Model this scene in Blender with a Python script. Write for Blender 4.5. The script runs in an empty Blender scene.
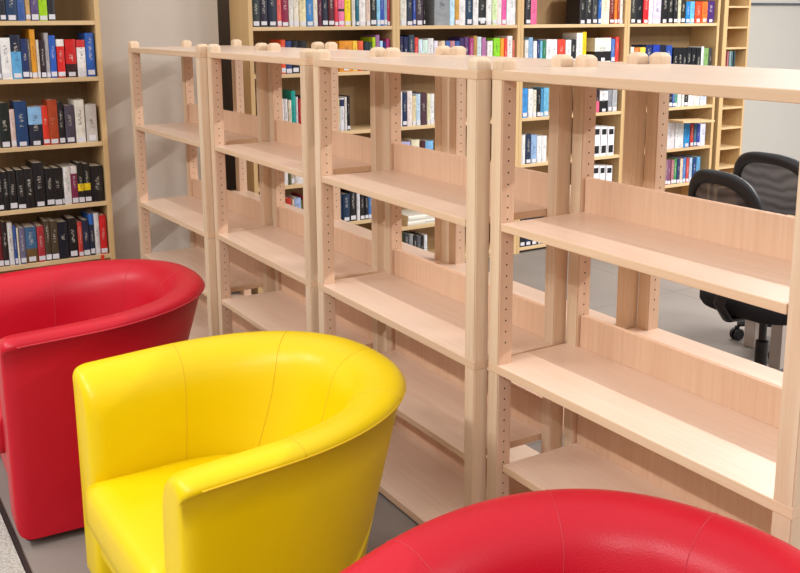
import bpy, bmesh, math, random
from mathutils import Vector, Matrix
random.seed(7)
SC = bpy.context.scene
COL = SC.collection
PI = math.pi

# ------------------------------------------------------------------ helpers
def srgb(h):
    h = h.lstrip('#'); v = [int(h[i:i+2], 16)/255 for i in (0, 2, 4)]
    return tuple((c/12.92 if c <= .04045 else ((c+.055)/1.055)**2.4) for c in v)

def link(name, mesh, mats, parent=None, loc=(0, 0, 0)):
    o = bpy.data.objects.new(name, mesh); COL.objects.link(o)
    if not isinstance(mats, (list, tuple)): mats = [mats]
    if mesh is not None and not mesh.materials:
        for m in mats: mesh.materials.append(m)
    o.location = loc
    if parent: o.parent = parent
    return o

def tag(o, label=None, cat=None, group=None, kind=None):
    if label: o['label'] = label
    if cat: o['category'] = cat
    if group: o['group'] = group
    if kind: o['kind'] = kind
    return o

def empty(name, loc=(0, 0, 0), rz=0):
    o = bpy.data.objects.new(name, None); COL.objects.link(o)
    o.location = loc; o.rotation_euler = (0, 0, rz); o.empty_display_size = .1
    return o

def mesh_of(bm, name, smooth=False, bev=0, seg=2, autos=None):
    if bev:
        bmesh.ops.bevel(bm, geom=bm.edges[:], offset=bev, segments=seg, affect='EDGES', profile=.5)
    bmesh.ops.recalc_face_normals(bm, faces=bm.faces[:])
    me = bpy.data.meshes.new(name)
    if smooth:
        for f in bm.faces: f.smooth = True
    if autos is not None:
        for e in bm.edges:
            if len(e.link_faces) == 2 and e.calc_face_angle(0) > autos: e.smooth = False
    bm.to_mesh(me); bm.free(); return me

def add_box(bm, x0, x1, y0, y1, z0, z1, mat=0):
    v = [bm.verts.new((x, y, z)) for z in (z0, z1) for y in (y0, y1) for x in (x0, x1)]
    fs = []
    for q in ((0, 2, 3, 1), (4, 5, 7, 6), (0, 1, 5, 4), (2, 6, 7, 3), (0, 4, 6, 2), (1, 3, 7, 5)):
        f = bm.faces.new([v[i] for i in q]); f.material_index = mat; fs.append(f)
    return fs

def box_mesh(name, sx, sy, sz, bev=0, seg=2):
    """box with its origin at the min corner"""
    bm = bmesh.new(); add_box(bm, 0, sx, 0, sy, 0, sz); return mesh_of(bm, name, bev=bev, seg=seg)

def box(name, mat, x0, x1, y0, y1, z0, z1, parent=None, bev=0, seg=2):
    return link(name, box_mesh(name, x1-x0, y1-y0, z1-z0, bev, seg), mat, parent, (x0, y0, z0))

def add_tube(bm, pts, rad, n=8, closed=False, caps=True, flat=None):
    """tube along pts; rad float or list; flat = (a, b) scales along (side, up)"""
    P = [Vector(p) for p in pts]; m = len(P)
    R = rad if isinstance(rad, (list, tuple)) else [rad]*m
    rings = []; up = Vector((0, 0, 1))
    for i, p in enumerate(P):
        a = P[(i-1) % m] if (closed or i > 0) else P[i]
        b = P[(i+1) % m] if (closed or i < m-1) else P[i]
        t = (b-a).normalized()
        s = t.cross(up)
        if s.length < .05: s = t.cross(Vector((0, 1, 0)))
        s.normalize(); u = s.cross(t).normalized()
        fa, fb = flat if flat else (1, 1)
        rings.append([bm.verts.new(p + s*math.cos(2*PI*k/n)*R[i]*fa + u*math.sin(2*PI*k/n)*R[i]*fb) for k in range(n)])
    rng = range(m) if closed else range(m-1)
    for i in rng:
        A, B = rings[i], rings[(i+1) % m]
        for k in range(n): bm.faces.new((A[k], A[(k+1) % n], B[(k+1) % n], B[k]))
    if caps and not closed:
        bm.faces.new(rings[0][::-1]); bm.faces.new(rings[-1])

def add_lathe(bm, prof, n=24, ctr=(0, 0, 0), axis='z'):
    rings = []
    def pt(r, h, k):
        a = 2*PI*k/n; c, s = r*math.cos(a), r*math.sin(a)
        v = (c, s, h) if axis == 'z' else ((h, c, s) if axis == 'x' else (c, h, s))
        return tuple(v[i]+ctr[i] for i in range(3))
    for r, h in prof: rings.append([bm.verts.new(pt(max(r, 1e-4), h, k)) for k in range(n)])
    for A, B in zip(rings, rings[1:]):
        for k in range(n): bm.faces.new((A[k], A[(k+1) % n], B[(k+1) % n], B[k]))
    bm.faces.new(rings[0][::-1]); bm.faces.new(rings[-1])

# ------------------------------------------------------------------ materials
class NT:
    def __init__(s, name):
        s.m = bpy.data.materials.new(name); s.m.use_nodes = True
        s.t = s.m.node_tree; s.b = s.t.nodes['Principled BSDF']
    def n(s, typ, **kw):
        x = s.t.nodes.new(typ)
        for k, v in kw.items(): setattr(x, k, v)
        return x
    def l(s, a, b): s.t.links.new(a, b)
    def math(s, op, a, b=None, c=None):
        x = s.n('ShaderNodeMath', operation=op)
        for i, v in enumerate((a, b, c)):
            if v is None: continue
            if isinstance(v, (int, float)): x.inputs[i].default_value = v
            else: s.l(v, x.inputs[i])
        return x.outputs[0]
    def mix(s, f, a, b, mode='MIX'):
        x = s.n('ShaderNodeMix', data_type='RGBA', blend_type=mode)
        for sock, v in ((x.inputs[0], f), (x.inputs[6], a), (x.inputs[7], b)):
            if isinstance(v, (int, float)): sock.default_value = v
            elif isinstance(v, tuple): sock.default_value = (*v, 1) if len(v) == 3 else v
            else: s.l(v, sock)
        return x.outputs[2]
    def bump(s, h, strength=.1, dist=.002):
        x = s.n('ShaderNodeBump'); x.inputs['Strength'].default_value = strength; x.inputs['Distance'].default_value = dist
        s.l(h, x.inputs['Height']); s.l(x.outputs[0], s.b.inputs['Normal'])

def plain(name, col, rough=.5, metal=0, spec=.5, noise=0, scale=30):
    t = NT(name); c = srgb(col) if isinstance(col, str) else col
    t.b.inputs['Roughness'].default_value = rough; t.b.inputs['Metallic'].default_value = metal
    t.b.inputs['Specular IOR Level'].default_value = spec
    if noise:
        co = t.n('ShaderNodeTexCoord'); nz = t.n('ShaderNodeTexNoise'); nz.inputs['Scale'].default_value = scale; nz.inputs['Detail'].default_value = 4
        t.l(co.outputs['Object'], nz.inputs['Vector'])
        d = tuple(x*(1-noise) for x in c); e = tuple(min(1, x*(1+noise)) for x in c)
        t.l(t.mix(nz.outputs[0], d, e), t.b.inputs['Base Color'])
    else: t.b.inputs['Base Color'].default_value = (*c, 1)
    return t.m

def wood(name, col, col2, axis, rough=.45, scale=1., holes=False, contrast=.6, spec=.4):
    """fine straight grain running along axis; per-board offset from the object's random"""
    t = NT(name); c1, c2 = srgb(col), srgb(col2)
    co = t.n('ShaderNodeTexCoord'); oi = t.n('ShaderNodeObjectInfo')
    off = t.n('ShaderNodeVectorMath', operation='MULTIPLY_ADD')
    rv = t.n('ShaderNodeCombineXYZ'); r = t.math('MULTIPLY', oi.outputs['Random'], 37.)
    for i in range(3): t.l(r, rv.inputs[i])
    off.inputs[1].default_value = (1, 1, 1); t.l(co.outputs['Object'], off.inputs[0]); t.l(rv.outputs[0], off.inputs[2])
    def grain(k_long, k_cross, detail, dist=0.):
        mp = t.n('ShaderNodeMapping'); s = [k_cross]*3; s['xyz'.index(axis)] = k_long; mp.inputs['Scale'].default_value = s
        t.l(off.outputs[0], mp.inputs['Vector'])
        nz = t.n('ShaderNodeTexNoise'); nz.inputs['Scale'].default_value = scale; nz.inputs['Detail'].default_value = detail
        nz.inputs['Distortion'].default_value = dist
        t.l(mp.outputs[0], nz.inputs['Vector']); return nz.outputs[0]
    a = grain(2.2, 70, 3, .3); b = grain(9, 330, 2); c = grain(.8, 9, 2, .6)
    g = t.math('ADD', t.math('MULTIPLY', a, .45), t.math('ADD', t.math('MULTIPLY', b, .25), t.math('MULTIPLY', c, .3)))
    rmp = t.n('ShaderNodeMapRange'); rmp.inputs[1].default_value = .5-.22/contrast*.6; rmp.inputs[2].default_value = .5+.22/contrast*.6
    t.l(g, rmp.inputs[0])
    colr = t.mix(rmp.outputs[0], c2, c1)
    # a slight tone shift from board to board
    hs = t.n('ShaderNodeHueSaturation'); t.l(colr, hs.inputs['Color'])
    t.l(t.math('MULTIPLY_ADD', oi.outputs['Random'], .10, .95), hs.inputs['Value'])
    colr = hs.outputs[0]
    if holes:
        sx = t.n('ShaderNodeSeparateXYZ'); t.l(co.outputs['Object'], sx.inputs[0])
        zz = t.math('SUBTRACT', t.math('PINGPONG', sx.outputs[2], .016), 0.)
        yy = t.math('SUBTRACT', sx.outputs[1], .0245)
        d = t.math('SQRT', t.math('ADD', t.math('MULTIPLY', zz, zz), t.math('MULTIPLY', yy, yy)))
        lo = t.math('GREATER_THAN', sx.outputs[2], .05)
        msk = t.math('MULTIPLY', t.math('LESS_THAN', d, .0027), lo)
        colr = t.mix(msk, colr, srgb('2a1a14'))
    t.l(colr, t.b.inputs['Base Color'])
    t.b.inputs['Roughness'].default_value = rough; t.b.inputs['Specular IOR Level'].default_value = spec
    t.bump(b, .05, .001)
    return t.m

def leather(name, col, rough=.38):
    t = NT(name); c = srgb(col)
    co = t.n('ShaderNodeTexCoord')
    v = t.n('ShaderNodeTexVoronoi'); v.inputs['Scale'].default_value = 260
    t.l(co.outputs['Object'], v.inputs['Vector'])
    nz = t.n('ShaderNodeTexNoise'); nz.inputs['Scale'].default_value = 7; nz.inputs['Detail'].default_value = 5
    t.l(co.outputs['Object'], nz.inputs['Vector'])
    d = tuple(x*.9 for x in c)
    t.l(t.mix(nz.outputs[0], d, c), t.b.inputs['Base Color'])
    rr = t.n('ShaderNodeMapRange'); rr.inputs[3].default_value = rough-.06; rr.inputs[4].default_value = rough+.1
    t.l(nz.outputs[0], rr.inputs[0]); t.l(rr.outputs[0], t.b.inputs['Roughness'])
    h = t.math('ADD', t.math('MULTIPLY', v.outputs['Distance'], .35), t.math('MULTIPLY', nz.outputs[0], 1.6))
    t.bump(h, .16, .004)
    t.b.inputs['Specular IOR Level'].default_value = .30
    return t.m

def book_material():
    t = NT('book_cover')
    oi = t.n('ShaderNodeObjectInfo'); co = t.n('ShaderNodeTexCoord')
    sp = t.n('ShaderNodeSeparateXYZ'); t.l(co.outputs['Generated'], sp.inputs[0])
    gy, gz = sp.outputs[1], sp.outputs[2]; rnd = oi.outputs['Random']
    def at(nm):
        a = t.n('ShaderNodeAttribute', attribute_type='OBJECT', attribute_name=nm); return a
    lo, hi = at('band_low').outputs['Fac'], at('band_high').outputs['Fac']
    band = t.math('MULTIPLY', t.math('GREATER_THAN', gz, lo), t.math('LESS_THAN', gz, hi))
    base = t.mix(band, oi.outputs['Color'], at('band_colour').outputs['Color'])
    # printed title: little blocks down the middle of the spine
    bw = t.n('ShaderNodeRGBToBW'); t.l(base, bw.inputs[0])
    ink = t.mix(t.math('GREATER_THAN', bw.outputs[0], .22), (.62, .58, .5), (.03, .03, .05))
    cv = t.n('ShaderNodeCombineXYZ')
    t.l(t.math('MULTIPLY', gy, 4.), cv.inputs[0]); t.l(t.math('MULTIPLY', gz, 46.), cv.inputs[1]); t.l(t.math('MULTIPLY', rnd, 91.), cv.inputs[2])
    nz = t.n('ShaderNodeTexNoise'); nz.inputs['Scale'].default_value = 1.; nz.inputs['Detail'].default_value = 1.
    t.l(cv.outputs[0], nz.inputs['Vector'])
    blot = t.math('GREATER_THAN', nz.outputs[0], .53)
    mid = t.math('LESS_THAN', t.math('ABSOLUTE', t.math('SUBTRACT', gy, .5)), .17)
    l2 = t.math('MULTIPLY_ADD', rnd, .2, .32); h2 = t.math('MULTIPLY_ADD', t.math('FRACT', t.math('MULTIPLY', rnd, 7.3)), .3, .6)
    rng = t.math('MULTIPLY', t.math('GREATER_THAN', gz, l2), t.math('LESS_THAN', gz, h2))
    msk = t.math('MULTIPLY', t.math('MULTIPLY', blot, mid), t.math('MULTIPLY', rng, .6))
    # a soft cover picture tone
    n2 = t.n('ShaderNodeTexNoise'); n2.inputs['Scale'].default_value = 1.; n2.inputs['Detail'].default_value = 3
    c2 = t.n('ShaderNodeCombineXYZ'); t.l(t.math('MULTIPLY', gy, 1.5), c2.inputs[0]); t.l(t.math('MULTIPLY', gz, 6.), c2.inputs[1]); t.l(t.math('MULTIPLY', rnd, 53.), c2.inputs[2])
    t.l(c2.outputs[0], n2.inputs['Vector'])
    hs = t.n('ShaderNodeHueSaturation'); t.l(base, hs.inputs['Color']); t.l(t.math('MULTIPLY_ADD', n2.outputs[0], .7, .65), hs.inputs['Value'])
    t.l(t.mix(msk, hs.outputs[0], ink), t.b.inputs['Base Color'])
    t.b.inputs['Roughness'].default_value = .35
    return t.m

def floor_material():
    t = NT('floor_tile')
    co = t.n('ShaderNodeTexCoord')
    nz = t.n('ShaderNodeTexNoise'); nz.inputs['Scale'].default_value = 3.; nz.inputs['Detail'].default_value = 8
    t.l(co.outputs['Object'], nz.inputs['Vector'])
    n2 = t.n('ShaderNodeTexNoise'); n2.inputs['Scale'].default_value = 160.; n2.inputs['Detail'].default_value = 2
    t.l(co.outputs['Object'], n2.inputs['Vector'])
    c = t.mix(nz.outputs[0], srgb('7a7069'), srgb('948b83'))
    c = t.mix(t.math('MULTIPLY', n2.outputs[0], .35), c, srgb('6c6662'))
    sp = t.n('ShaderNodeSeparateXYZ'); t.l(co.outputs['Object'], sp.inputs[0])
    # joints every 0.6 m
    jx = t.math('LESS_THAN', t.math('PINGPONG', t.math('ADD', sp.outputs[0], .1), .6), .0022)
    jy = t.math('LESS_THAN', t.math('PINGPONG', t.math('ADD', sp.outputs[1], -.14), .6), .0022)
    t.l(t.mix(t.math('MAXIMUM', jx, jy), c, srgb('5a5450')), t.b.inputs['Base Color'])
    t.b.inputs['Roughness'].default_value = .55
    t.bump(n2.outputs[0], .05, .001)
    return t.m

def carpet_material():
    t = NT('woven_carpet')
    co = t.n('ShaderNodeTexCoord')
    v = t.n('ShaderNodeTexVoronoi'); v.inputs['Scale'].default_value = 95
    t.l(co.outputs['Object'], v.inputs['Vector'])
    t.l(t.mix(v.outputs['Distance'], srgb('bab6ae'), srgb('96928a')), t.b.inputs['Base Color'])
    t.b.inputs['Roughness'].default_value = .95; t.b.inputs['Specular IOR Level'].default_value = .1
    t.bump(v.outputs['Distance'], .8, .004)
    return t.m

def mesh_fabric():
    t = NT('mesh_fabric'); out = t.t.nodes['Material Output']
    t.b.inputs['Roughness'].default_value = .45
    tr = t.n('ShaderNodeBsdfTransparent'); mx = t.n('ShaderNodeMixShader')
    co = t.n('ShaderNodeTexCoord'); w = t.n('ShaderNodeTexWave', wave_type='RINGS'); w.inputs['Scale'].default_value = 7; w.inputs['Distortion'].default_value = 5; w.inputs['Detail'].default_value = 1
    w.inputs['Detail Scale'].default_value = 1.2
    t.l(co.outputs['Object'], w.inputs['Vector'])
    t.l(t.mix(w.outputs['Fac'], srgb('302e34'), srgb('5c5a60')), t.b.inputs['Base Color'])
    mx.inputs[0].default_value = .93
    t.l(tr.outputs[0], mx.inputs[1]); t.l(t.b.outputs[0], mx.inputs[2]); t.l(mx.outputs[0], out.inputs['Surface'])
    return t.m

M = {}
M['shelf_wood'] = wood('beech_board_long', 'e8d0bc', 'dabaa0', 'x', rough=.30, spec=.6)
M['panel_wood'] = wood('beech_board_upright', 'e4c2a4', 'd8ae8e', 'z', rough=.42, contrast=.8)
M['edge_wood'] = wood('beech_edge_band', 'e4c6a6', 'd8b490', 'x', rough=.42)
M['post_wood'] = wood('solid_beech_post', 'e6d2b6', 'd2ae8c', 'z', rough=.5)
M['post_holes'] = wood('solid_beech_drilled', 'e2c4a8', 'd2aa8c', 'z', rough=.5, holes=True)
M['maple_x'] = wood('maple_board', 'dcc096', 'ceac7c', 'y', rough=.45)
M['maple_z'] = wood('maple_upright', 'd4b686', 'c4a06e', 'z', rough=.45)
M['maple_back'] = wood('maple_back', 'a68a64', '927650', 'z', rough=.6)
M['yellow'] = leather('yellow_leather', 'e2c200', .34)
M['red'] = leather('red_leather', 'ba0e24', .36)
M['black_plastic'] = plain('black_plastic', '17161a', .42)
M['seam_yellow'] = plain('yellow_thread', 'd4ac00', .6)
M['seam_red'] = plain('red_thread', 'b82030', .6)
M['book'] = book_material()
M['paper'] = plain('page_edges', 'ddcfb8', .85, noise=.12, scale=200)
M['sticker'] = plain('label_paper', 'd6d4da', .6)
M['wall'] = plain('painted_wall', 'cec4b8', .85, noise=.03, scale=6)
M['wall2'] = plain('painted_wall_upper', 'cfc7bb', .85, noise=.03, scale=6)
M['wall_grey'] = plain('painted_wall_grey', 'b4b0a8', .85, noise=.03, scale=6)
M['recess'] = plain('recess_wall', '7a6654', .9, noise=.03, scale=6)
M['floor'] = floor_material()
M['carpet'] = carpet_material()
M['strip'] = plain('dark_metal_strip', '2c2826', .5, .3)
M['fabric'] = plain('black_seat_fabric', '15141a', .9, noise=.3, scale=300)
M['mesh'] = mesh_fabric()
M['chrome'] = plain('caster_metal', '8c8c90', .25, 1)
M['grey_panel'] = plain('grey_laminate', 'a89c94', .5)
M['red_plastic'] = plain('red_plastic', 'd83020', .4)
M['rail'] = plain('grey_rail', '5a6068', .4, .3)
M['disc'] = plain('disc_case', '6a7c80', .2)

# ------------------------------------------------------------------ the room
X_FRONT, X_WALL = -3.06, -3.34
fl = box('floor', M['floor'], -4.1, 3.6, -3.4, 7.2, -.1, 0); tag(fl, 'grey stone tiles laid in large squares', kind='structure')
for nm, xa, xb, ya, yb, lab in (('wall_left', -4., X_WALL, -3.4, .53, 'beige painted wall at left, ending at a corner beside the bookcases'),
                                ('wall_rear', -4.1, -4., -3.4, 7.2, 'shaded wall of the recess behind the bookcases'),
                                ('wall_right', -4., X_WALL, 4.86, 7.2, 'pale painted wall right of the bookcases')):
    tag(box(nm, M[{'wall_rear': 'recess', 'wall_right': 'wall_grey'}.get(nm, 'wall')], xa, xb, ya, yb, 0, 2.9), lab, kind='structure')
tr = box('trim_1', M['rail'], X_WALL, X_WALL+.012, 4.95, 7.2, 1.712, 1.728); tag(tr, 'thin dark line along the wall right of the bookcases', kind='structure')
mat_ = box('entrance_carpet', M['carpet'], -2.9, 2.9, -3.3, -1.165, 0, .008, bev=.002)
tag(mat_, 'pale grey textured carpet in the near left corner', 'carpet')
st = box('trim_2', M['strip'], -2.9, 2.9, -1.163, -1.150, 0, .009); tag(st, 'dark metal strip edging the pale carpet', kind='structure')

# ------------------------------------------------------------------ beech shelving units
W, A_, B_ = 1.0, .0473, .0489
D1, D2 = .2881, .5800
T_, TA = .026, .0221
Z_TOP, Z_B, Z_D = 1.47, .652, .0361
def post_mesh(h, side):
    """side +1: drilled face looks to +x, -1: to -x"""
    bm = bmesh.new(); fs = add_box(bm, 0, A_, 0, B_, 0, h)
    e = [x for x in bm.edges if abs(x.verts[0].co.z-x.verts[1].co.z) > .01]
    bmesh.ops.bevel(bm, geom=e, offset=.003, segments=2, affect='EDGES')
    bm.normal_update()
    for f in bm.faces:
        if f.normal.x*side > .9: f.material_index = 1
    return mesh_of(bm, 'post')
def knob_mesh():
    bm = bmesh.new(); rings = []
    # square foot growing into a softly domed cap
    prof = [(.0006, 0), (.0004, .019), (.0014, .0232), (.0045, .0280), (.0082, .0316), (.0105, .0328), (.0130, .0333), (.018, .0335)]
    n = 8
    def ring(ins, z):
        r = .004+ins*.25; pts = []
        hx, hy = A_/2-ins, B_/2-ins
        for cx, cy, a0 in ((hx, hy, 0), (-hx, hy, 90), (-hx, -hy, 180), (hx, -hy, 270)):
            sx, sy = (1 if cx > 0 else -1), (1 if cy > 0 else -1)
            for k in range(4):
                a = math.radians(a0+k*30)
                rr = min(r, abs(cx), abs(cy))
                pts.append((A_/2+cx-sx*rr+rr*math.cos(a), B_/2+cy-sy*rr+rr*math.sin(a), z))
        return [bm.verts.new(p) for p in pts]
    rings = [ring(i, z) for i, z in prof]
    for a, b in zip(rings, rings[1:]):
        m = len(a)
        for k in range(m): bm.faces.new((a[k], a[(k+1) % m], b[(k+1) % m], b[k]))
    bm.faces.new(rings[-1]); bm.faces.new(rings[0][::-1])
    return mesh_of(bm, 'knob', smooth=True, autos=math.radians(18))
H_UP = Z_TOP-T_-Z_B; H_LO = Z_B-T_-Z_D
PM = {(h, s): post_mesh({'u': H_UP, 'l': H_LO}[h], s) for h in 'ul' for s in (1, -1)}
KM = knob_mesh()
DEPTH = D2+B_
def board_mesh(name, sx, sy, sz, bev):
    me = box_mesh(name, sx, sy, sz, bev)
    for p in me.polygons:
        if abs(p.normal.y) > .9 or abs(p.normal.x) > .9: p.material_index = 1
    return me
plate = board_mesh('plate', W, DEPTH, T_, .0022)
shelf_m = board_mesh('shelf', W-2*A_-.004, D1+.012, TA, .0018)
shelf_b = board_mesh('shelf', W-2*A_-.004, D2+B_-D1-.030, TA, .0018)
back_m = box_mesh('back_board', W-2*A_-.004, .018, .098, .0015); back_h = box_mesh('back_board', W-2*A_-.004, .018, .121, .0015)
foot_m = bpy.data.meshes.new('foot'); _b = bmesh.new(); add_lathe(_b, [(.018, 0), (.018, .008), (.010, .0101)], 16); _b.to_mesh(foot_m); _b.free()
# per unit: x of its left end, y shift, turn, height of upper loose shelf, of lower loose shelf, set-back of that one
UNITS = [(-3.0455, -.0905, .0255, 1.0633, .362, .0),
         (-2.0426, -.0318, -.0089, 1.0573, .345, .0),
         (-1.0133, -.0259, -.0132, 1.0563, .350, .010),
         (0., 0., 0., 1.0594, .350, .020)]
ULAB = ['empty light beech shelving unit at far left end of the row, nearest the wall',
        'empty light beech shelving unit second from the wall, behind the red chair',
        'empty light beech shelving unit second from the right, behind the yellow chair',
        'empty light beech shelving unit nearest the camera at right, black office chairs behind']
for i, (ux, uy, ur, za, zc, yc) in enumerate(UNITS):
    u = empty('shelving_unit', (ux, uy, 0), ur)
    tag(u, ULAB[i], 'shelving unit', 'row of empty beech shelving units')
    link('top_panel', plate, [M['shelf_wood'], M['edge_wood']], u, (0, 0, Z_TOP-T_))
    link('middle_panel', plate, [M['shelf_wood'], M['edge_wood']], u, (0, 0, Z_B-T_))
    link('bottom_panel', plate, [M['shelf_wood'], M['edge_wood']], u, (0, 0, Z_D-T_))
    for px, s in ((0, 1), (W-A_, -1)):
        for py in (0, D1, D2):
            p = link('post', PM[('u', s)], [M['post_wood'], M['post_holes']], u, (px, py, Z_B))
            k = link('knob', KM, M['post_wood'], p, (0, 0, Z_TOP-Z_B))
            link('post', PM[('l', s)], [M['post_wood'], M['post_holes']], u, (px, py, Z_D))
            link('foot', foot_m, M['black_plastic'], u, (px+A_/2, py+B_/2, 0))
    x0 = A_+.002
    for z, y in ((za, 0.), (zc, yc)):
        s = link('shelf', shelf_m, [M['shelf_wood'], M['edge_wood']], u, (x0, y, z-TA))
        if y: s.scale = (1, (D1+.012-y)/(D1+.012), 1)
        link('shelf', shelf_b, [M['shelf_wood'], M['edge_wood']], u, (x0, D1+.030, z-TA))
    for z in (za-TA, Z_B, zc-TA, Z_D):
        link('back_board', back_m if z in (Z_B, Z_D) else back_h, M['panel_wood'], u, (x0, D1+.012, z))

# ------------------------------------------------------------------ tub chairs
TA_W, TLA, TBB, TPW = .431, .207, .52, 2.26
def tub_curve(s, inset, m=56, arm=14):
    """U-shaped plan: s = 0 rim .. 1 base, inset inwards; from right arm front round the back to left arm front"""
    a = TA_W; bb = TBB-s*.209; La = TLA
    e = 2/TPW; pts = []
    for k in range(arm): pts.append(Vector((a, -La+.042+(La-.042)*k/arm, 0)))
    for k in range(m+1):
        t = PI*k/m
        pts.append(Vector((a*math.copysign(abs(math.cos(t))**e, math.cos(t)), bb*math.sin(t)**e, 0)))
    for k in range(1, arm+1): pts.append(Vector((-a, (-La+.042)*k/arm, 0)))
    # inward normals
    out = []; n = len(pts)
    for i, p in enumerate(pts):
        t = (pts[min(n-1, i+1)]-pts[max(0, i-1)]).normalized()
        nrm = Vector((-t.y, t.x, 0))
        out.append(p+nrm*inset)
    return out
def rim_z(y): return .662+.032*max(0, min(1, (y+TLA)/(TLA+TBB)))
def tub_profile(z_top):
    """(inset, z, s) from the base outside, over the padded rim, down the inside"""
    zb = .03; P = []
    for k in range(9):
        f = k/8; z = zb+(z_top-.018-zb)*f
        P.append((0.004*math.sin(PI*f), z, 1-(z-zb)/(z_top-zb)))
    P += [(-.004, z_top-.015, 0), (-.005, z_top-.007, 0), (-.001, z_top+.001, 0), (.010, z_top+.009, 0), (.028, z_top+.014, 0),
          (.052, z_top+.014, 0), (.078, z_top+.008, 0), (.104, z_top-.005, 0), (.126, z_top-.024, 0), (.141, z_top-.050, 0), (.149, z_top-.085, .02),
          (.153, z_top-.13, .06), (.156, z_top-.19, .14), (.158, .40, .30), (.158, .30, .45), (.158, .20, .58), (.156, .10, .80), (.150, .031, .98)]
    return P
def tub_body():
    npr = len(tub_profile(.67)); base = tub_curve(0, 0)
    rows = []
    for j in range(npr):
        row = []
        ref = tub_curve(0, 0)
        s_ = tub_profile(.67)[j][2]; ins = tub_profile(.67)[j][0]
        cv = tub_curve(s_, ins)
        for i, p in enumerate(cv):
            zt = rim_z(ref[i].y); z = tub_profile(zt)[j][1]
            row.append(Vector((p.x, p.y, z)))
        rows.append(row)
    n = len(base)
    # soften the inner corner so the wall closes round instead of crossing
    bm = bmesh.new()
    V = [[bm.verts.new(rows[j][i]) for i in range(n)] for j in range(npr)]
    for j in range(npr-1):
        for i in range(n-1): bm.faces.new((V[j][i], V[j][i+1], V[j+1][i+1], V[j+1][i]))
    # padded arm fronts: rounded over towards the viewer, then closed
    for side, i0 in ((1, 0), (-1, n-1)):
        prev = [V[j][i0] for j in range(npr)]
        c = Vector((0, 0, 0))
        for v in prev: c += v.co
        c /= npr
        for fwd, sh in ((.009, .99), (.020, .965), (.030, .92), (.038, .85), (.043, .74), (.045, .58)):
            cur = []
            for j in range(npr):
                p = rows[j][i0]; k = Vector((c.x+(p.x-c.x)*sh, p.y-fwd, c.z+(p.z-c.z)*(1-(1-sh)*.35)))
                cur.append(bm.verts.new(k))
            for j in range(npr-1): bm.faces.new((prev[j], prev[j+1], cur[j+1], cur[j]))
            bm.faces.new((prev[-1], prev[0], cur[0], cur[-1]))
            prev = cur
        bm.faces.new(prev)
    # underside
    for i in range(n-1): bm.faces.new((V[0][i], V[-1][i], V[-1][i+1], V[0][i+1]))
    return mesh_of(bm, 'body', smooth=True, autos=math.radians(60))
def tub_path(i, j0, j1, lift=.0008):
    ref = tub_curve(0, 0); pts = []
    c = None
    for j in range(j0, j1):
        ins, z, s = tub_profile(rim_z(ref[i].y))[j]
        p = tub_curve(s, ins)[i]; pts.append(Vector((p.x, p.y, z)))
    return pts
def tub_seam_mesh(i):
    pts = tub_path(i, 10, 24); bm = bmesh.new(); add_tube(bm, pts, .0012, 6)
    return mesh_of(bm, 'seam', smooth=True)
def tub_piping():
    cv = tub_curve(0, -.0052); bm = bmesh.new()
    add_tube(bm, [Vector((p.x, p.y, rim_z(q.y)-.010)) for p, q in zip(cv, tub_curve(0, 0))], .0028, 8)
    return mesh_of(bm, 'piping', smooth=True)
def tub_seat():
    """loose cushion: flat front, round back, crowned top"""
    inner = [p for p in tub_curve(.30, .154)]
    ys = -TLA-.028
    loop = [Vector((p.x, max(p.y, ys+.02), 0)) for p in inner]
    loop[0].y = loop[-1].y = ys+.02
    # front edge points
    xr = loop[0].x; fr = [Vector((-xr+2*xr*k/14, ys-.004*math.sin(PI*k/14), 0)) for k in range(0, 15)]
    loop = loop[:]+fr
    c = Vector((0, .06, 0)); bm = bmesh.new(); rings = []
    for sc, z in ((.97, .262), (.995, .275), (1., .30), (1., .352), (.985, .372), (.955, .386), (.90, .396), (.78, .404), (.55, .410), (.25, .412)):
        rings.append([bm.verts.new((c.x+(p.x-c.x)*sc, c.y+(p.y-c.y)*sc, z)) for p in loop])
    for a, b in zip(rings, rings[1:]):
        m = len(a)
        for k in range(m): bm.faces.new((a[k], a[(k+1) % m], b[(k+1) % m], b[k]))
    bm.faces.new(rings[-1]); bm.faces.new(rings[0][::-1])
    return mesh_of(bm, 'seat_cushion', smooth=True)
_n = len(tub_curve(0, 0))
TUB = dict(body=tub_body(), piping=tub_piping(), seat=tub_seat(), base=None)
SEAMS = [tub_seam_mesh(i) for i in (16, 14+15, 14+28, 14+41, _n-17)]
_b = bmesh.new(); add_box(_b, -.268, .268, -TLA+.075, -TLA+.105, .034, .165); TUB['front'] = mesh_of(_b, 'front_panel', bev=.006)
_b = bmesh.new(); add_box(_b, -.272, .272, -TLA+.004, -TLA+.105, .165, .262); TUB['rail'] = mesh_of(_b, 'front_rail', bev=.008)
_b = bmesh.new(); add_lathe(_b, [(.020, 0), (.022, .02), (.024, .031)], 16); TUB['foot'] = mesh_of(_b, 'foot', smooth=True, autos=.6)
def tub_chair(loc, rz, mat, seam, label):
    def cp(me): return me.copy()
    r = empty('tub_chair', loc, rz); tag(r, label, 'armchair', 'leather tub chairs')
    b = link('body', cp(TUB['body']), M[mat], r)
    link('piping', cp(TUB['piping']), M[seam], b)
    for s in SEAMS: link('seam', cp(s), M[seam], b)
    link('seat_cushion', cp(TUB['seat']), M[mat], r)
    link('front_panel', cp(TUB['front']), M[mat], r); link('front_rail', cp(TUB['rail']), M[mat], r)
    for x, y in ((.36, -.16), (-.36, -.16), (.25, .2), (-.25, .2)):
        link('foot', cp(TUB['foot']), M['black_plastic'], r, (x, y, 0))
    return r
tub_chair((-.125, -.807, 0), .02, 'yellow', 'seam_yellow', 'yellow leather tub armchair in the middle, rounded back towards the shelving')
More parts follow.
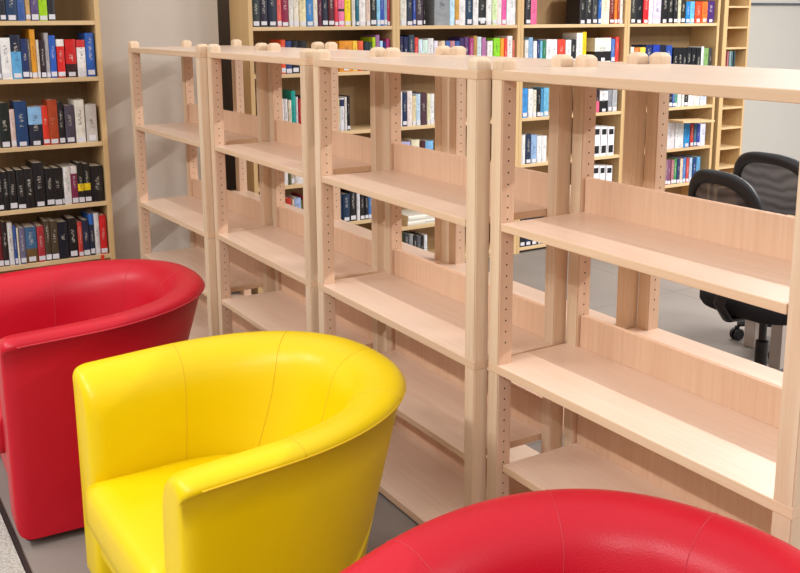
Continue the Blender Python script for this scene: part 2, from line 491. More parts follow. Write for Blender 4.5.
tub_chair((-1.264, -.931, 0), -.041, 'red', 'seam_red', 'red leather tub armchair at left, beyond the yellow chair')
tub_chair((1.146, -.705, 0), .301, 'red', 'seam_red', 'red leather tub armchair in the near corner, only its curved rim showing')

# ------------------------------------------------------------------ bookcases
UP = .026; BH = 2.25
def bookcase(name, y0, y1, zs, label, group, plinth=.03, flush=None):
    """open case facing +x, standing against the rear wall; zs = top faces of its shelves"""
    r = empty(name, (X_FRONT, y0, 0)); tag(r, label, 'bookcase', group)
    d = .277; w = y1-y0
    def P(n, m, xa, xb, ya, yb, za, zb, bev=.0015): return box(n, m, xa, xb, ya, yb, za, zb, r, bev)
    P('side_panel', M['maple_z'], -d, 0, 0, UP, 0, BH); P('side_panel', M['maple_z'], -d, 0, w-UP, w, 0, BH)
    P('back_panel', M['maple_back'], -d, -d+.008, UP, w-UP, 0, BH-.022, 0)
    P('top_panel', M['maple_x'], -d+.008, 0, UP, w-UP, BH-.022, BH)
    for z in zs: P('shelf', M['maple_x'], -d+.008, -.002, UP, w-UP, z-.022, z)
    if min(zs) > .05: P('plinth', M['maple_x'], -.04, -.02, UP, w-UP, 0, min(zs)-.022)
    return r
SH = {'L': [1.93, 1.6088, 1.3225, .9817, .6616, .373, .07],
      'B0': [1.90, 1.569, 1.3007, .945, .647, .379, .07],
      'B1': [1.90, 1.569, 1.3007, .945, .640, .298, .052],
      'B2': [1.90, 1.569, 1.3007, .945, .626, .349, .040],
      'B3': [1.90, 1.569, 1.19, .945, .626, .349, .07]}
Y0, PB = .6267, .9719
bookcase('bookcase', -1.30, -.222, SH['L'], 'tall maple bookcase on the left, full of books, behind the red chair', 'maple bookcases')
ORD = ['first', 'second', 'third', 'fourth', 'fifth', 'sixth', 'seventh', 'eighth', 'ninth', 'tenth', 'eleventh', 'twelfth', 'thirteenth', 'fourteenth', 'fifteenth',
       'sixteenth', 'seventeenth', 'eighteenth', 'nineteenth', 'twentieth', 'twenty-first', 'twenty-second', 'twenty-third', 'twenty-fourth', 'twenty-fifth', 'twenty-sixth']
for k in range(4):
    y0 = Y0+k*PB-UP
    bookcase('bookcase', y0+.0005, y0+PB-.0005, SH['B%d' % k], 'tall maple bookcase behind the empty units, %s of four from the left' % ORD[k], 'maple bookcases')
# narrow rack for discs at the right end
r = empty('disc_rack', (X_FRONT, 4.535, 0)); tag(r, 'narrow maple rack with small open compartments at the right end of the bookcases', 'rack')
dd = .20; wd = .30
box('side_panel', M['maple_z'], -dd, 0, 0, .045, 0, BH, r, .0015); box('side_panel', M['maple_z'], -dd, 0, wd-.02, wd, 0, BH, r, .0015)
box('back_panel', M['maple_back'], -dd, -dd+.008, .045, wd-.02, 0, BH, r)
for z in (.12, .278, .436, .591, .753, .913, 1.07, 1.226, 1.38, 1.539, 1.697, 1.855, 2.01, 2.17):
    box('shelf', M['maple_x'], -dd+.008, -.002, .045, wd-.02, z-.014, z, r, .001)
for k in range(5):
    w_ = .010+.004*(k % 3); y = 4.535+.05+k*.026
    c = box('disc_case', plain('disc_case', ['a04048', 'b06a70', '8aa0a0', '5a7a80', '3a4a50'][k], .3), X_FRONT-.15, X_FRONT-.01, y, y+w_, 1.226, 1.226+.125, bev=.001)
    tag(c, '%s slim disc case, %s from the left in the narrow rack' % (['maroon', 'dusty pink', 'pale grey', 'teal', 'dark slate'][k], ORD[k]), 'disc case', 'disc cases in the narrow rack')

# ------------------------------------------------------------------ books
BOOKS = '''#L l0 1.609
-0.701 -0.674 0.000 black 20242c
-0.673 -0.621 0.000 dark_navy 1f3a5c
-0.619 -0.584 0.000 mid_blue 3a5a9a
-0.581 -0.558 0.000 tan c9a46a
-0.555 -0.519 0.000 purple 5a4a78
-0.517 -0.476 0.000 lime_green 9ccc10
-0.473 -0.439 0.000 charcoal 26242a
#L l1 1.323
-0.756 -0.717 0.190 grey 8a8c92
-0.715 -0.667 0.204 white e4e2e0
-0.666 -0.619 0.218 sky_blue_and_navy 5aa0d0 b=.62,1,1a2238
-0.617 -0.586 0.198 navy 1c2e5e
-0.585 -0.573 0.197 taupe 6e6258
-0.572 -0.547 0.244 orange d8921e
-0.545 -0.530 0.192 cream d8ccb8
-0.528 -0.504 0.191 dark_plum 2c1a26
-0.502 -0.482 0.226 silver_grey a8a4a6
-0.481 -0.451 0.213 bright_blue 2458b4
-0.446 -0.408 0.193 red d0201c b=.82,1,e8e0d8
-0.403 -0.349 0.192 dark_and_red c01818 b=.0,.35,301014
-0.346 -0.303 0.188 white_and_red e6e0dc b=.8,1,c83030
-0.300 -0.256 0.223 royal_blue 2a58a8
#L l2 0.982
-0.750 -0.700 0.225 black_and_teal 14201f
-0.698 -0.674 0.191 pale_pink d8bcb4
-0.672 -0.615 0.229 deep_blue 1a3e6c
-0.610 -0.544 0.198 pale_blue_and_navy 1e2436 b=.55,1,8ab8e0
-0.543 -0.513 0.200 scarlet d83420
-0.512 -0.465 0.229 rust_brown a8401e
-0.463 -0.434 0.217 black 16161a
-0.430 -0.383 0.197 dusky_purple 4a4250
-0.378 -0.329 0.223 ivory e0dacc
-0.324 -0.268 0.197 pale_grey c0b8b0
#L l3 0.662
-0.788 -0.761 0.198 black 141416
-0.759 -0.733 0.198 black 141416
-0.731 -0.695 0.201 black 141416
-0.692 -0.654 0.202 black 141416
-0.652 -0.610 0.204 black 141416
-0.608 -0.554 0.231 black 141418
-0.551 -0.512 0.198 black 141416
-0.511 -0.472 0.197 black 141416
-0.471 -0.461 0.195 black 141416
-0.460 -0.424 0.198 white dcd8d4
-0.422 -0.389 0.200 white_and_maroon 7a2248 b=.8,1,e0d8d4
-0.388 -0.357 0.214 black_and_yellow 1a1816 b=.3,.48,e0c010
-0.355 -0.322 0.206 black_and_yellow 1a1816 b=.32,.5,e0c010
-0.319 -0.256 0.191 black 141416
#L l4 0.373
-0.809 -0.785 0.234 maroon 6a1c1e
-0.784 -0.759 0.231 dark_brown 241a18
-0.757 -0.732 0.223 white dad6d2
-0.730 -0.715 0.205 blue 2c4c8c
-0.714 -0.704 0.193 cream d8ccb8
-0.702 -0.674 0.190 lavender_and_brown 6a6480
-0.672 -0.617 0.190 blue_and_brown 3e6488 b=0,.4,6a5030
-0.614 -0.579 0.190 red_and_white a83038
-0.577 -0.547 0.212 brown 4a3c2c
-0.545 -0.509 0.208 brown 4a3c2c
-0.507 -0.458 0.198 black_and_blue 141826
-0.455 -0.412 0.213 black 161416
-0.408 -0.384 0.188 coral_red c04038
-0.382 -0.348 0.195 navy 222840
-0.346 -0.322 0.224 blue_and_black 1c2438 b=.75,1,2a62b0
-0.320 -0.294 0.226 white d4d0ce
-0.292 -0.256 0.212 bright_red c82024
#B0 s1 1.569
0.632 0.678 0.000 dark_green 2a3432
0.680 0.727 0.000 black_and_purple 241c30
0.731 0.784 0.000 navy 1a2238
0.788 0.814 0.000 coral e0645a
0.815 0.859 0.000 crimson 8a1c40
0.862 0.890 0.000 off_white dcd8d0
0.892 0.926 0.000 cream e0d8c8
0.928 0.969 0.000 ivory_and_black e0d4a8
0.972 1.015 0.000 blue 3a80c0
1.017 1.044 0.000 cream e0d8c8
1.046 1.074 0.000 maroon 5a2238
1.076 1.112 0.000 dark_navy 1e2438
1.119 1.156 0.000 brown_maroon 5a2028
1.158 1.180 0.000 red d83a4a
1.183 1.222 0.000 pink e878a4 b=.38,.44,201818
1.225 1.264 0.000 yellow f0d41c
1.276 1.299 0.000 off_white d8d4cc
1.302 1.323 0.000 teal 1c6a7a
1.325 1.369 0.000 white e4e0dc
1.372 1.399 0.000 beige d8c0b0
1.404 1.444 0.000 black 1a1c22
1.447 1.470 0.000 pale_blue 90ccec
1.471 1.497 0.000 blue 2a4ca8
1.499 1.521 0.000 light_blue 88a8c4
1.522 1.540 0.000 red b83040
#B0 s2 1.301
0.802 0.831 0.194 orange_red d8502a
0.834 0.872 0.187 blue 2a3c70
0.874 0.917 0.187 black 16161a
0.919 0.968 0.186 black 16161a
1.187 1.276 0.182 mustard_orange d88a1e
1.278 1.310 0.181 yellow f0c040
1.312 1.348 0.180 salmon_red e0603c
1.355 1.390 0.173 dark_navy 22303c
1.392 1.411 0.173 dark_green 2c4a2e
1.413 1.434 0.200 lime_green b0d018
1.436 1.462 0.214 lilac 9a6a98
1.465 1.486 0.178 pale_blue a8d4f0
1.488 1.509 0.171 navy 26286a
1.511 1.536 0.189 magenta a83068
#B0 s3 0.945
0.788 0.812 0.211 white e0dcdc
0.814 0.835 0.210 white e0dcdc
0.839 0.859 0.203 cream d8d0bc
0.861 0.888 0.255 teal 1c9c94
0.891 0.905 0.219 white e0dcdc
0.907 0.933 0.206 red b82a30
0.935 0.946 0.223 black 1c1a1c
1.160 1.180 0.200 straw_yellow d8cc90
1.182 1.213 0.199 white_and_navy d8d8dc b=.75,.95,202a50
1.214 1.229 0.204 white e0dcd8
1.232 1.252 0.209 black_and_white 16161a
#B0 s4 0.647
0.792 0.828 0.000 white e0dcd8
0.830 0.844 0.000 green_and_brown 5a5a3c
0.846 0.870 0.000 beige b8a890
0.873 0.929 0.000 white e0dcd8
#B0 s5 0.379
0.782 0.805 0.192 white d8d4d4
0.807 0.842 0.189 red b83020
0.844 0.861 0.180 beige c8b8a8
0.863 0.904 0.183 pale_blue 9ab0d8
0.906 0.917 0.168 green 708050
0.919 0.937 0.191 crimson a82030
1.145 1.189 0.180 navy 1c3450
1.191 1.238 0.175 navy 1c3450
1.241 1.285 0.195 black 101216
1.288 1.309 0.205 white d8d8dc
1.312 1.342 0.189 black_and_orange 201a18
1.345 1.370 0.186 navy_black 161a28
1.372 1.403 0.171 blue_and_yellow 4a78b0
#B1 s1 1.569
1.615 1.660 0.000 off_white dcd8cc
1.663 1.704 0.000 dark_navy 222c40
1.706 1.726 0.000 blue 2c48a0
1.728 1.781 0.000 dark_plum 3a2838
1.784 1.796 0.132 black 141416
1.866 1.979 0.000 grey 8a8e92 w
1.982 2.020 0.000 pale_blue bcdcee
2.023 2.056 0.000 ochre c8963c
2.058 2.107 0.000 white e4e0e0
2.109 2.160 0.000 navy_and_teal 143450
2.165 2.208 0.000 white e4e2e0
2.215 2.270 0.000 black_and_white 16161a b=.12,.22,e0e0e0
2.273 2.316 0.000 white e4e2e0
2.318 2.357 0.000 pale_green cce0a8
2.359 2.397 0.000 white_and_coral e4d8d4
2.399 2.435 0.000 hot_pink e45aa0
2.438 2.512 0.000 white e2e2e4
#B1 s2 1.301
1.612 1.635 0.203 navy_and_orange 2a2a50
1.637 1.669 0.199 navy 1e2450
1.674 1.717 0.211 slate_blue 2c3c50
1.720 1.746 0.195 red d84a40
1.748 1.776 0.183 pale_blue d0e0ea
1.778 1.815 0.179 pale_green d0e8dc
1.820 1.860 0.188 white_and_black e0e0e0
1.863 1.891 0.172 lilac_white e0d8e8
1.894 1.917 0.165 tan c8a890
1.919 1.950 0.171 beige dcc8a8
1.953 1.985 0.170 blue 4a6ab0
1.987 2.023 0.170 pink_and_black b88088
2.026 2.061 0.169 blue 3a5a9c
2.065 2.100 0.187 dark_purple 3a2a5c
2.103 2.135 0.193 purple 5c3a6a
2.139 2.171 0.186 magenta a83a78
2.173 2.202 0.199 gold_brown b08a4a
2.204 2.237 0.192 white_and_teal c8dce0
2.240 2.271 0.188 pink_purple b070a0
2.285 2.327 0.165 white e4e4e0
2.334 2.387 0.183 lime_green 88d024
2.390 2.418 0.180 orange f0a030
2.420 2.445 0.179 red e04030
2.448 2.490 0.195 white_and_red e4dcd8
2.493 2.512 0.168 salmon d87860
#B1 s3 0.945
1.604 1.626 0.218 white dcdce0
1.629 1.660 0.210 black_and_blue 1c2c50
1.662 1.697 0.221 white_and_red e0d4d0
1.700 1.727 0.188 cream dccca0
1.729 1.760 0.199 pale_blue b8d0e0
1.763 1.809 0.204 dark_brown 4a2e38
1.812 1.833 0.196 straw_yellow e0d8b0
1.835 1.867 0.195 white e0e0dc
2.084 2.112 0.210 red b8342a
#B1 s4 0.640
1.605 1.684 0.206 lavender b0b0dc
1.694 1.755 0.214 cream dcd4b8
1.757 1.796 0.204 maroon 4a1c28
1.799 1.860 0.200 sky_blue 7ab4e0
2.084 2.113 0.208 lavender 8a90c8
#B1 s6 0.052
1.604 1.631 0.221 olive_black 3a3c20
1.635 1.669 0.203 charcoal 3a3c40
1.672 1.700 0.192 grey 8a8c8e
1.703 1.731 0.182 black 1c1c20
1.734 1.762 0.172 dark_grey 505258
1.765 1.785 0.168 black 18181c
1.788 1.812 0.172 white d8dce0
#B2 s1 1.569
2.595 2.641 0.000 black_and_white 22242a
2.644 2.695 0.000 pink e86494
3.077 3.128 0.000 black_and_white 1c1c1e
3.131 3.193 0.000 black_and_white 202022
3.196 3.243 0.000 charcoal 3a3a3c
3.247 3.277 0.000 blue 1c5aa8
3.280 3.357 0.000 cream e8dcc0
3.361 3.400 0.000 dark_red 7a2418
3.403 3.429 0.000 orange e07a1c
3.432 3.454 0.000 brick_red a83a20
3.458 3.484 0.000 off_white d8d4c8
#B2 s2 1.301
2.597 2.628 0.167 white e0e0dc
2.632 2.666 0.183 blue_and_white 8ab0d4
2.670 2.701 0.159 white e4e4e4
2.704 2.727 0.165 navy 223a70
2.730 2.750 0.158 cyan 7ac0dc
2.752 2.780 0.158 green 2a7a58
2.784 2.830 0.168 white e4e4e4
2.834 2.883 0.167 white e4e4e4
2.887 2.952 0.166 red d84030
2.956 3.005 0.162 white e4e4e4
3.008 3.051 0.164 black 202228
3.055 3.109 0.208 white e4e4e0
3.111 3.148 0.214 yellow f4c818
3.229 3.382 0.171 white_and_black d8d8d0 w,b=.05,.45,1c1c1c
3.386 3.421 0.162 blue 4a70b4
3.424 3.456 0.176 red d84038
#B2 s3 0.945
2.576 2.584 0.197 white dcdce0
2.585 2.632 0.199 blue 3a8cd0
2.636 2.676 0.194 white e0e0dc
2.679 2.709 0.185 cream d8d4c4
2.712 2.744 0.191 black_and_white 202022
2.748 2.769 0.190 blue 4a90c0
2.773 2.818 0.195 light_blue 6ab0d4
3.197 3.241 0.164 white d8d4d4
3.245 3.287 0.162 black_and_pink 2c1c24 b=0,.5,d05a78
3.291 3.370 0.152 black_and_white 16161a b=.55,1,dcdcdc
3.374 3.410 0.157 grey 888a90
3.414 3.459 0.155 silver_grey a8aaac
#B2 s4 0.626
2.576 2.586 0.204 white dcdcd8
2.589 2.617 0.202 white dcdcd8
2.621 2.666 0.206 navy 1c2c48
2.670 2.720 0.196 blue_and_white 8aa8cc
2.723 2.765 0.186 white dcdcdc
2.768 2.810 0.183 white dcdcdc
#B2 s4b 0.626
3.243 3.305 0.216 white_and_black e0e0e0 m
3.313 3.374 0.211 white_and_black e0e0e0 m
3.382 3.443 0.207 white_and_black e0e0e0 m
#B2 s5 0.349
3.248 3.307 0.209 white_and_black e0e0e0 m
3.315 3.370 0.203 white_and_black e0e0e0 m
3.378 3.436 0.198 white_and_black e0e0e0 m
#B2 s6 0.040
2.576 2.584 0.000 navy 1c2440
2.585 2.631 0.000 black 16161c
2.634 2.685 0.000 navy 1e2a48
2.688 2.739 0.000 black 16161c
2.743 2.794 0.000 black 1a1a20
#B3 s1 1.569
3.557 3.611 0.000 olive_black 2c2c28
3.614 3.681 0.000 black 17181e
3.686 3.737 0.000 red d82028
3.741 3.782 0.000 white dcdce0
3.785 3.864 0.000 white_and_purple d0c4dc
3.869 3.937 0.000 black 17171a
3.941 3.993 0.000 black 17171a
3.998 4.042 0.000 black 1a1a1e
4.045 4.076 0.000 cream_and_black c8c4a8
4.079 4.127 0.000 dark_olive 2c2c24
4.130 4.174 0.159 blue 1c7ac0
4.178 4.224 0.160 light_blue 6ab4e4
4.229 4.299 0.160 orange_red d84824
4.302 4.363 0.160 orange e8702a
4.367 4.445 0.165 purple 48286a
#B3 s2 1.190
3.580 3.613 0.213 cream e0d8c8
3.616 3.667 0.205 orange e07a40
3.671 3.726 0.208 yellow e8c848
3.732 3.800 0.225 navy 1c2860
3.804 3.872 0.223 dark_blue 2038a0
3.876 3.939 0.222 navy_black 161c34
3.943 4.007 0.217 blue 284a9c
4.019 4.069 0.198 black 14161c m
4.072 4.116 0.197 black 14161c m
4.120 4.164 0.196 black 14161c m
4.167 4.212 0.195 black 14161c m
4.215 4.263 0.194 black 14161c m
4.266 4.318 0.193 black 14161c m
4.322 4.351 0.203 white d8dcdc
4.356 4.407 0.191 green 7aa060
4.411 4.441 0.190 dark_grey 3c3c40
#B3 s3 0.945
3.993 4.025 0.131 dark_navy 22283c
4.030 4.058 0.130 blue 3a5a9c
4.062 4.086 0.121 green 4a9a78
4.090 4.127 0.127 white e0e0dc
4.131 4.160 0.118 off_white d4d4cc
4.163 4.204 0.124 black 1a1a1e
4.208 4.266 0.122 white e4e0e0
4.270 4.333 0.111 off_white d8d4cc
4.338 4.408 0.116 pale_blue c4d0e0
#B3 s4 0.626
3.992 4.076 0.200 white_and_plum e0dce0
4.081 4.134 0.195 white e0e0e0
4.138 4.178 0.200 white e0e0e0
4.182 4.244 0.204 blue 2a8ccc
4.251 4.285 0.178 red c03a30
4.289 4.319 0.176 teal_blue 3a6a88
4.323 4.357 0.174 blue 3a4ca8
4.361 4.419 0.171 white_and_blue c8ccdc
#B3 s5 0.349
3.996 4.022 0.195 mauve 8a6478
4.025 4.055 0.192 plum 7a4a6a
4.058 4.088 0.190 pink_brown a86a70
4.091 4.121 0.195 green 3a8a50
4.124 4.154 0.192 navy 2a3460
4.158 4.188 0.190 cream d8c0a8
4.191 4.221 0.195 blue 4a78b8
4.225 4.255 0.192 red c04a48
4.259 4.289 0.190 light_blue a8c0d8
4.293 4.335 0.186 navy 1c3c70
4.338 4.380 0.191 steel_blue 5a98c0
'''
CASE = {'L': 'the left bookcase', 'B0': 'the first rear bookcase', 'B1': 'the second rear bookcase', 'B2': 'the third rear bookcase', 'B3': 'the fourth rear bookcase'}
NAMES = {'L': {'l0': 'top visible', 'l1': 'second', 'l2': 'third', 'l3': 'fourth', 'l4': 'fifth'}}
BN = {'s1': 'top visible', 's2': 'second', 's3': 'third', 's4': 'fourth', 's4b': 'fourth', 's5': 'fifth', 's6': 'lowest'}
def book_mesh(w, d, h):
    """cover boards and spine round a slightly smaller block of pages; spine looks to +x, origin at the spine's foot"""
    bm = bmesh.new(); tk = min(.0022, w*.16)
    # spine: gently rounded
    n = 4; pr = []
    for k in range(n+1):
        a = -1+2*k/n; pr.append((-.0035*a*a, w*(k/n)))
    lo = [bm.verts.new((x, y, 0)) for x, y in pr]; hi = [bm.verts.new((x, y, h)) for x, y in pr]
    for k in range(n): bm.faces.new((lo[k], lo[k+1], hi[k+1], hi[k]))
    bi = [(-.006, tk), (-.006, w-tk)]
    b0 = [bm.verts.new((x, y, 0)) for x, y in bi]; b1 = [bm.verts.new((x, y, h)) for x, y in bi]
    bm.faces.new([hi[k] for k in range(n+1)]+[b1[1], b1[0]]); bm.faces.new([lo[k] for k in range(n, -1, -1)]+[b0[0], b0[1]])
    bm.faces.new((b0[0], b1[0], b1[1], b0[1]))
    add_box(bm, -d, -.0036, 0, tk, 0, h); add_box(bm, -d, -.0036, w-tk, w, 0, h)
    add_box(bm, -d+.004, -.007, tk, w-tk, .003, h-.004, 1)
    me = bpy.data.meshes.new('book')
    bmesh.ops.recalc_face_normals(bm, faces=bm.faces[:])
    bm.to_mesh(me); bm.free(); return me
def file_mesh(w, d, h):
    bm = bmesh.new()
    fs = add_box(bm, -d, 0, 0, w, 0, h)
    me = mesh_of(bm, 'magazine_file', bev=.0015); return me
count = {}
cur = None
for ln in BOOKS.strip().split('\n'):
    f = ln.split()
    if ln[0] == '#':
        cur = (f[0][1:], f[1], float(f[2])); continue
    cs, sf, z = cur
    y0, y1, h = float(f[0]), float(f[1]), float(f[2]); nm = f[3].replace('_', ' '); hx = f[4]
    opt = f[5] if len(f) > 5 else ''
    w = y1-y0-.0006
    if h <= .02: h = random.uniform(.195, .24)
    if sf == 's4' and h > .23: h = .22
    z += .0004
    snm = NAMES['L'][sf] if cs == 'L' else BN[sf]
    key = (cs, snm); count[key] = count.get(key, 0)+1
    isfile = opt == 'm' and nm.startswith('white')
    kind = 'magazine file' if isfile else 'book'
    d = random.uniform(.135, .175)
    x = X_FRONT-.012-random.uniform(0, .006)
    if isfile:
        d = .23
        o = link('magazine_file', file_mesh(w, d, h), plain('file_white', 'e2e2e4', .5), None, (x, y0, z))
        for za, zb in ((.10, .36), (.74, .93)):
            link('label_panel', box_mesh('label_panel', .0012, w*.72, h*(zb-za)), M['black_plastic'], o, (0.0002, w*.14, h*za))
    else:
        o = link('book', book_mesh(w, d, h), [M['book'], M['paper']], None, (x, y0, z))
        o.color = (*srgb(hx), 1)
        for p in opt.split(';'):
            q = p.split('b=')
            if len(q) > 1:
                lo, hi, c = q[1].split(',')
                o['band_low'] = float(lo)-.001; o['band_high'] = float(hi); o['band_colour'] = srgb(c)
        if z < 1.58 or cs != 'B9':
            sh = .020+.008*random.random(); zz = .004+.006*random.random()
            if w > .009 and random.random() < .9:
                sw = min(w*.9, .034)
                link('spine_label', box_mesh('spine_label', .001, sw, sh), M['sticker'], o, (.0001 if w > .001 else 0, (w-sw)/2, zz))
    size = 'tall' if h > .222 else ('slim' if w < .016 else ('thick' if w > .045 else ''))
    lab = ('%s %s %s, %s from left, %s shelf of %s' % (size, nm, kind, ORD[count[key]-1], snm, CASE[cs])).strip()
    tag(o, lab, kind, 'books on the %s shelf of %s' % (snm, CASE[cs]))

# lying things on the rear bookcases
def lying(name, mats, y0, y1, z, hgt, dep, col, label, cat='book', x=X_FRONT-.012):
    me = book_mesh(hgt, dep, y1-y0); me.transform(Matrix(((1, 0, 0, 0), (0, 0, 1, 0), (0, 1, 0, 0), (0, 0, 0, 1))))
    o = link(name, me, [M['book'], M['paper']], None, (x, y0, z)); o.color = (*srgb(col), 1); me.flip_normals()
    tag(o, label, cat, 'things lying flat on the rear bookcases'); return o
lying('book', None, 1.66, 2.06, .2985, .030, .22, 'dcd8cc', 'thick off-white book lying flat, lower of two, in the second rear bookcase')
lying('book', None, 1.665, 2.05, .329, .034, .21, 'e0dcd0', 'thick off-white book lying flat, upper of two, in the second rear bookcase')
pl = box('wooden_board', M['maple_x'], -.16, 0, 0, .345, 0, .016, bev=.001); pl.location = (X_FRONT-.03, 4.0, .8375); pl.rotation_euler = (math.radians(-2), 0, 0)
tag(pl, 'tan wooden board lying across the books on the fourth shelf of the fourth rear bookcase', 'board')
tg = box('shelf_tag', M['red_plastic'], X_FRONT, X_FRONT+.002, -.300, -.283, .318, .372, bev=.0005)
tag(tg, 'small red tag hanging from a lower shelf edge of the left bookcase', 'tag')

# ------------------------------------------------------------------ office chairs and desk behind the units
def office_chair(loc, rz, label, back_tilt=.12, seat_z=.46, top=.99, star=.35, bw=.24):
    r = empty('office_chair', loc, rz); tag(r, label, 'office chair', 'black office chairs behind the shelving')
    # star base
    hb = bmesh.new(); add_lathe(hb, [(.034, .075), (.04, .08), (.036, .125), (.03, .14)], 20); link('hub', mesh_of(hb, 'hub', smooth=True, autos=.6), M['black_plastic'], r)
    for k in range(5):
        a = 2*PI*k/5+star; c, s = math.cos(a), math.sin(a)
        lb = bmesh.new(); add_tube(lb, [(c*q, s*q, z) for q, z in ((.028, .105), (.12, .108), (.22, .098), (.29, .084))], [.024, .022, .019, .016], 8)
        lg = link('leg', mesh_of(lb, 'leg', smooth=True, autos=.7), M['black_plastic'], r)
        cb = bmesh.new()
        for sd in (-1, 1):
            add_lathe(cb, [(.010, sd*.006), (.0285, sd*.006), (.030, sd*.010), (.030, sd*.020), (.026, sd*.024)] if sd > 0 else [(.026, -.024), (.030, -.020), (.030, -.010), (.0285, -.006), (.010, -.006)], 18, axis='y')
        add_box(cb, -.012, .012, -.005, .005, 0, .045)
        w = link('caster', mesh_of(cb, 'caster', smooth=True, autos=.5), M['black_plastic'], lg, (c*.29, s*.29, .030)); w.rotation_euler = (0, 0, a+.9)
    gb = bmesh.new(); add_lathe(gb, [(.026, .14), (.026, .28), (.016, .285), (.016, seat_z-.07)], 20); link('gas_column', mesh_of(gb, 'gas_column', smooth=True, autos=.6), M['black_plastic'], r)
    mb = bmesh.new(); add_box(mb, -.09, .09, -.10, .12, seat_z-.075, seat_z-.035); link('mechanism', mesh_of(mb, 'mechanism', bev=.008), M['black_plastic'], r)
    # padded seat, rounded plan and waterfall front (front is +y)
    sb = bmesh.new(); rings = []
    for sc, z in ((.80, -.038), (.95, -.034), (1.0, -.015), (1., .012), (.97, .028), (.88, .036), (.6, .040), (.2, .040)):
        ring = []
        for k in range(40):
            t = 2*PI*k/40; cx, sy = math.cos(t), math.sin(t); e = 2/3.2
            x = .245*math.copysign(abs(cx)**e, cx); y = .235*math.copysign(abs(sy)**e, sy)
            drop = -.03*max(0, (y-.10)/.14)**2
            ring.append(sb.verts.new((x*sc, y*sc+.02, seat_z+z+drop)))
        rings.append(ring)
    for a_, b_ in zip(rings, rings[1:]):
        for k in range(40): sb.faces.new((a_[k], a_[(k+1) % 40], b_[(k+1) % 40], b_[k]))
    sb.faces.new(rings[0][::-1]); sb.faces.new(rings[-1])
    link('seat', mesh_of(sb, 'seat', smooth=True), M['fabric'], r)
    # backrest: frame ring with stretched mesh
    zc = (top+.56)/2; hh = (top-.56)/2
    def bp(u, v):
        x = bw*u; z = zc+hh*v; y = -.23-back_tilt*(v+1)*.5*.9+.055*u*u-.02*(1-v*v)
        return Vector((x, y, z))
    def rim(t, k=1.):
        e = 2/2.7; c, s = math.cos(t), math.sin(t)
        u = math.copysign(abs(c)**e, c); v = math.copysign(abs(s)**e, s)
        u *= (.92+.08*v)
        return bp(u*k, v*k)
    fb = bmesh.new(); F_ = []
    for kk, dy in ((.80, -.004), (.83, -.014), (.93, -.019), (1.0, -.016), (1.035, -.004), (1.035, .006), (1.0, .014), (.92, .013), (.83, .008), (.80, .002)):
        F_.append([fb.verts.new(rim(2*PI*q/56, kk)+Vector((0, dy, 0))) for q in range(56)])
    for a_, b_ in zip(F_, F_[1:]+F_[:1]):
        for k in range(56): fb.faces.new((a_[k], a_[(k+1) % 56], b_[(k+1) % 56], b_[k]))
    fr = link('backrest_frame', mesh_of(fb, 'backrest_frame', smooth=True), M['black_plastic'], r)
    nb = bmesh.new(); rg = []
    for k in (.82, .7, .6, .4, .2, .02): rg.append([nb.verts.new(rim(2*PI*q/56, k)) for q in range(56)])
    for a_, b_ in zip(rg, rg[1:]):
        for k in range(56): nb.faces.new((a_[k], a_[(k+1) % 56], b_[(k+1) % 56], b_[k]))
    nb.faces.new(rg[-1])
    link('backrest_mesh', mesh_of(nb, 'backrest_mesh', smooth=True), M['mesh'], r)
    ab = bmesh.new(); add_tube(ab, [(0, -.06, seat_z-.055), (0, -.22, seat_z-.05), (0, -.275, seat_z+.02), tuple(bp(0, -1)+Vector((0, -.005, 0))), tuple(bp(0, -.7)+Vector((0, -.02, 0)))], .018, 8, flat=(1.6, .7))
    link('back_support', mesh_of(ab, 'back_support', smooth=True), M['black_plastic'], r)
    return r
office_chair((-.40, 1.73, 0), -.03, 'black mesh office chair nearer the shelving, backrest seen almost edge-on', top=1.02, bw=.19)
office_chair((-.77, 2.50, 0), .0, 'black mesh office chair farther back, see-through backrest above the shelf edge', top=.99, star=-.035, bw=.24)
dk = empty('desk', (-.64, 1.68, 0)); tag(dk, 'maple topped desk on grey legs, beside the nearer office chair', 'desk')
box('desk_top', M['maple_x'], 0, 1.5, 0, .49, .705, .73, dk, .002)
for x in (.02, 1.42):
    box('leg', M['grey_panel'], x, x+.06, .40, .45, 0, .705, dk, .002)
    box('foot', M['grey_panel'], x, x+.06, .06 if x > 1 else .30, .47, 0, .03, dk, .002)
pd = box('floor_box', M['grey_panel'], -.93, -.865, 2.29, 2.335, .0, .24, bev=.004); tag(pd, 'small upright grey box on the floor between the office chairs', 'box')

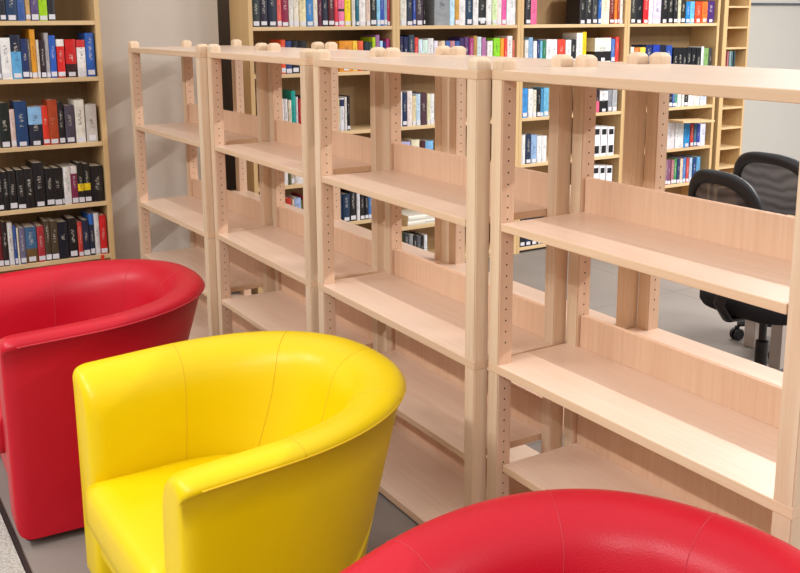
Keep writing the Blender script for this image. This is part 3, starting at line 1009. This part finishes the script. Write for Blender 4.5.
# ------------------------------------------------------------------ light and camera
def area(name, loc, sx, sy, power, col=(1, 1, 1), rot=(0, 0, 0)):
    l = bpy.data.lights.new(name, 'AREA'); l.shape = 'RECTANGLE'; l.size = sx; l.size_y = sy; l.energy = power; l.color = col
    o = bpy.data.objects.new(name, l); COL.objects.link(o); o.location = loc; o.rotation_euler = rot
    o['kind'] = 'helper'
    return o
for ly, pws in ((-3.1, (50, 60, 54)), (4.3, (36, 180, 200))):
    for lx, pw in zip((-1.8, .4, 2.6), pws):
        area('ceiling_lamp', (lx, ly, 3.2), 1.2, .12, pw, (1, .98, .965))
w = bpy.data.worlds.new('World'); SC.world = w; w.use_nodes = True
nt = w.node_tree; bg = nt.nodes['Background']; bg.inputs[0].default_value = (1, .972, .958, 1)
tc = nt.nodes.new('ShaderNodeTexCoord'); sx = nt.nodes.new('ShaderNodeSeparateXYZ'); mr = nt.nodes.new('ShaderNodeMapRange'); mr.interpolation_type = 'SMOOTHSTEP'
mr.inputs[1].default_value = -.3; mr.inputs[2].default_value = .9; mr.inputs[3].default_value = .10; mr.inputs[4].default_value = 1.15
nt.links.new(tc.outputs['Generated'], sx.inputs[0]); nt.links.new(sx.outputs[2], mr.inputs[0]); nt.links.new(mr.outputs[0], bg.inputs[1])
cam = bpy.data.cameras.new('Camera'); co = bpy.data.objects.new('Camera', cam); COL.objects.link(co)
YAW, PIT, ROL, FPX = 1.0192, -.1998, -.0056, 964.5
s, c = math.sin(YAW), math.cos(YAW); sp, cp = math.sin(PIT), math.cos(PIT); sr, cr = math.sin(ROL), math.cos(ROL)
r_ = Vector((c, s, 0)); f_ = Vector((-s*cp, c*cp, sp)); u_ = Vector((s*sp, -c*sp, cp))
R_ = r_*cr+u_*sr; U_ = u_*cr-r_*sr
mt = Matrix((R_, U_, -f_)).transposed().to_4x4(); mt.translation = Vector((2.0846, -1.5728, 1.5995))
co.matrix_world = mt
cam.sensor_width = 36; cam.lens = FPX*36/800; cam.clip_start = .02
cam.shift_y = -(286.5-216.016)/800
SC.camera = co
SC.view_settings.view_transform = 'Standard'; SC.view_settings.look = 'None'; SC.view_settings.gamma = 1; SC.view_settings.use_curve_mapping = False
SC.view_settings.exposure = 0.22
